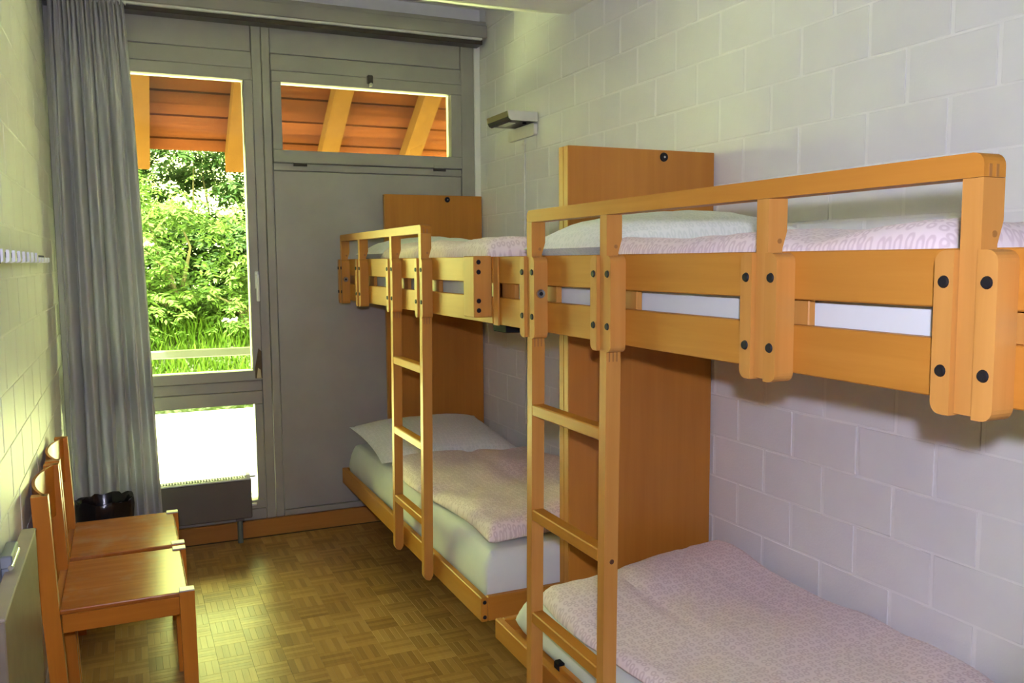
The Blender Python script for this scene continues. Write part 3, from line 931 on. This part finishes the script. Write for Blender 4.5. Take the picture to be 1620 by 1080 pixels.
def pillow(name, label, c, sx, sy, th, rz=0.0, rx=0.0, ry=0.0, seed=0):
    b = bmesh.new()
    N = 26
    T, B = [], []
    for j in range(N + 1):
        rt, rb = [], []
        for i in range(N + 1):
            u = -1 + 2 * i / N; v = -1 + 2 * j / N
            e = (max(0, 1 - abs(u) ** 2.6) * max(0, 1 - abs(v) ** 2.6)) ** 0.55
            pin = 1 - 0.06 * (1 - (abs(u) * abs(v)) ** 2) * max(abs(u), abs(v)) ** 4
            x = u * sx / 2 * pin; y = v * sy / 2 * pin
            n = noise.noise(Vector((x * 7, y * 7, seed))) * 0.012 * e + noise.noise(Vector((x * 18, y * 18, seed + 3))) * 0.005 * e
            rt.append(b.verts.new((x, y, th * 0.62 * e + n)))
            rb.append(rt[-1] if (i in (0, N) or j in (0, N)) else b.verts.new((x, y, -th * 0.38 * e)))
        T.append(rt); B.append(rb)
    for j in range(N):
        for i in range(N):
            b.faces.new((T[j][i], T[j][i + 1], T[j + 1][i + 1], T[j + 1][i]))
            q = []
            for vv in (B[j][i], B[j + 1][i], B[j + 1][i + 1], B[j][i + 1]):
                if vv not in q: q.append(vv)
            try: b.faces.new(q)
            except ValueError: pass
    R = Matrix.Rotation(rz, 4, 'Z') @ Matrix.Rotation(ry, 4, 'Y') @ Matrix.Rotation(rx, 4, 'X')
    bmesh.ops.transform(b, matrix=Matrix.Translation(c) @ R, verts=b.verts)
    return slab_obj(name, label, 'pillow', G3, b, M_pillow)
pillow('pillow', 'pale green patterned pillow on the far lower bunk', (-0.46, 4.20, 0.534), 0.72, 0.58, 0.12, 0.03, 0.13, 0, 1)
pillow('pillow', 'pale green patterned pillow on the far upper bunk', (-0.44, 4.17, 1.482), 0.70, 0.52, 0.13, 0, 0.0, 0, 2)
pillow('pillow', 'pale green patterned pillow on the near upper bunk', (-0.435, 2.11, 1.488), 0.72, 0.50, 0.15, 0, 0.0, -0.03, 3)

# ------------------------------------------------------------------ chairs against the left wall
def chair(label, y0, y1):
    t = thing('wooden_chair', label, 'chair', (-1.93, (y0 + y1) / 2, 0), 'wooden chairs along the left wall')
    w = 0.036
    for ya, yb in ((y0, y0 + w), (y1 - w, y1)):
        # front legs with a pale plastic cap
        prof = [(-1.762, 0.0005), (-1.722, 0.0005), (-1.724, 0.443), (-1.768, 0.443)]
        lg = obj('leg', prism(prof, 'y', ya, yb, 0.003), M_chair['z'], t)
        obj('cap', box(-1.768, -1.724, ya, yb, 0.4432, 0.4485, 0.0015), plain('worn_cap', (0.62, 0.57, 0.52), 0.35), lg)
        # back legs running up into the back posts
        prof = [(-2.118, 0.0005), (-2.076, 0.0005), (-2.086, 0.30), (-2.094, 0.45), (-2.106, 0.785), (-2.150, 0.785), (-2.139, 0.45), (-2.131, 0.30)]
        obj('back_post', prism(prof, 'y', ya, yb, 0.003), M_chair['z'], t)
        obj('side_rail', box(-2.088, -1.768, ya + 0.006, yb - 0.006, 0.372, 0.428, 0.002), M_chair['x'], t)
    obj('front_rail', box(-1.762, -1.738, y0 + w, y1 - w, 0.375, 0.428, 0.002), M_chair['y'], t)
    obj('back_rail', box(-2.118, -2.096, y0 + w, y1 - w, 0.375, 0.428, 0.002), M_chair['y'], t)
    obj('seat', box(-2.094, -1.742, y0 + 0.004, y1 - 0.004, 0.4285, 0.4435, 0.004, None, 2), M_seat, t)
    # bent plywood backrest bowing towards the wall
    b = bmesh.new()
    N, K = 20, 4
    inner, outer = [], []
    for i in range(N + 1):
        u = i / N; y = y0 + w * 0.3 + (y1 - y0 - 0.6 * w) * u
        s = math.sin(math.pi * u)
        ci, co = [], []
        for k in range(K + 1):
            z = 0.615 + 0.17 * k / K
            x = -2.112 - 0.048 * s ** 0.8
            ci.append(b.verts.new((x + 0.0045, y, z))); co.append(b.verts.new((x - 0.0045, y, z)))
        inner.append(ci); outer.append(co)
    for i in range(N):
        for k in range(K):
            b.faces.new((inner[i][k], inner[i + 1][k], inner[i + 1][k + 1], inner[i][k + 1]))
            b.faces.new((outer[i][k], outer[i][k + 1], outer[i + 1][k + 1], outer[i + 1][k]))
        b.faces.new((inner[i][K], inner[i + 1][K], outer[i + 1][K], outer[i][K]))
        b.faces.new((inner[i][0], outer[i][0], outer[i + 1][0], inner[i + 1][0]))
    b.faces.new([inner[0][k] for k in range(K + 1)] + [outer[0][k] for k in range(K, -1, -1)])
    b.faces.new([inner[N][k] for k in range(K, -1, -1)] + [outer[N][k] for k in range(K + 1)])
    obj('backrest', b, M_chair['y'], t, True)
    return t
chair('orange brown wooden chair with worn seat, nearest the camera on the left', 2.745, 3.205)
chair('orange brown wooden chair with worn seat, farther one beside the curtain', 3.235, 3.690)

# ------------------------------------------------------------------ waste bin with black bag
bn = thing('waste_bin', 'waste bin lined with a black plastic bag behind the chairs', 'bin', (-2.0, 4.02, 0))
b = cyl((-2.0, 4.02, 0.0005), (-2.0, 4.02, 0.41), 0.085, 0.103, 32, None, False)
b.verts.ensure_lookup_table()
b.faces.new(b.verts[0:32])
o = obj('body', b, M_bin, bn, True)
sol = o.modifiers.new('wall', 'SOLIDIFY'); sol.thickness = 0.003
b = bmesh.new()
random.seed(5)
rings = []
S = 48
prof = [(0.098, 0.22), (0.104, 0.28), (0.109, 0.36), (0.113, 0.42), (0.109, 0.440), (0.101, 0.436), (0.088, 0.39), (0.066, 0.20), (0.02, 0.12)]
for q, (r, z) in enumerate(prof):
    ring = []
    for k in range(S):
        a = 2 * math.pi * k / S
        n = noise.noise(Vector((math.cos(a) * 2.2, math.sin(a) * 2.2, q * .6))) 
        n2 = noise.noise(Vector((math.cos(a) * 6, math.sin(a) * 6, q * 1.3 + 9)))
        wv = 1 if q < 6 else .6
        ring.append(b.verts.new((-2.0 + math.cos(a) * (r + .003 + .008 * n2 * wv * (q > 0)), 4.02 + math.sin(a) * (r + .003 + .008 * n2 * wv * (q > 0)), z + .018 * n * (q > 1) + .008 * n2)))
    rings.append(ring)
for A, B in zip(rings, rings[1:]):
    for k in range(S): b.faces.new((A[k], A[(k + 1) % S], B[(k + 1) % S], B[k]))
b.faces.new(rings[-1])
obj('bag', b, M_bag, bn, True)
# open the bin body top so the bag sits inside
random.seed(21)

# ------------------------------------------------------------------ folded wall table at the left edge
ft = thing('folding_table', 'grey laminate wall table folded down beside the near chair, left edge', 'table', (-2.14, 2.25, 0.0))
obj('table_leaf', box(-2.158, -2.125, 1.93, 2.585, 0.02, 0.735, 0.003), M_table, ft)
obj('edge_band', box(-2.1592, -2.1238, 1.93, 2.585, 0.7352, 0.742, 0.002), plain('table_edge_band', (0.42, 0.36, 0.27), 0.5), ft)
hb = obj('hinge_bracket', box(-2.166, -2.140, 2.22, 2.34, 0.752, 0.782, 0.003), M_bracket, ft)
obj('hinge_bracket', box(-2.166, -2.150, 2.235, 2.325, 0.70, 0.752, 0.002), M_bracket, ft)
obj('hinge_pin', cyl((-2.143, 2.21, 0.757), (-2.143, 2.35, 0.757), 0.006), M_chrome, ft)

# ------------------------------------------------------------------ coat hook rail on the left wall
ck = thing('coat_hook_rail', 'row of white coat hooks on a dark rail on the left wall', 'coat rack', (-2.15, 2.9, 1.44))
obj('rail', box(-2.1675, -2.145, 2.205, 3.62, 1.452, 1.476, 0.002), M_hookback, ck)
obj('end_cap', box(-2.1675, -2.124, 2.185, 2.2045, 1.446, 1.480, 0.002), M_hookback, ck)
def hook(y, tall):
    zt = 1.480 if tall else 1.467
    pr = [(-2.1445, 1.449), (-2.128, 1.449), (-2.122, 1.453), (-2.122, zt), (-2.129, zt), (-2.129, 1.459), (-2.136, 1.457), (-2.1445, 1.462)]
    obj('hook', prism(pr, 'y', y - 0.019, y + 0.019, 0.0015), M_hook, ck)
for k in range(8): hook(2.25 + k * 0.118, True)
for k in range(4): hook(3.19 + k * 0.118, False)

# ------------------------------------------------------------------ wall lamp with conduit
lp = thing('wall_lamp', 'small white and brown box lamp on the right wall above the far bunk', 'lamp', (-0.02, 4.0, 2.0))
b = prism([(-0.158, 2.128), (-0.145, 2.118), (-0.006, 2.118), (-0.006, 2.163), (-0.165, 2.163)], 'y', 3.860, 3.868)
obj('end_plate', b, M_lampwhite, lp)
b = prism([(-0.158, 2.128), (-0.145, 2.118), (-0.006, 2.118), (-0.006, 2.163), (-0.165, 2.163)], 'y', 4.127, 4.135)
obj('end_plate', b, M_lampwhite, lp)
b = prism([(-0.164, 2.161), (-0.161, 2.135), (-0.152, 2.120), (-0.138, 2.114), (-0.138, 2.120), (-0.147, 2.126), (-0.154, 2.138), (-0.157, 2.161)], 'y', 3.8685, 4.1265)
obj('front_shade', b, M_lampdark, lp)
obj('top_plate', box(-0.156, -0.006, 3.8685, 4.1265, 2.155, 2.161), M_lampwhite, lp)
obj('underside', box(-0.137, -0.006, 3.8685, 4.1265, 2.120, 2.126), M_lampdark, lp)
obj('lens', box(-0.125, -0.085, 3.95, 4.07, 2.1165, 2.1198, 0.001), M_lens, lp)
obj('switch', cyl((-0.05, 3.92, 2.1198), (-0.05, 3.92, 2.113), 0.010), M_black, lp)
obj('wall_plate', prism(rounded(3.872, 4.185, 2.055, 2.112, 0.012), 'x', -0.022, -0.003, 0.002), M_lampwhite, lp)
cd = obj('cable_conduit', cyl((-0.008, 4.014, 0.60), (-0.008, 4.014, 2.0545), 0.0055, seg=10), M_lampwhite, lp, True)
for z in (2.03, 1.65, 1.13):
    obj('clip', box(-0.016, -0.002, 3.998, 4.030, z - 0.005, z + 0.005, 0.001), M_lampwhite, cd)
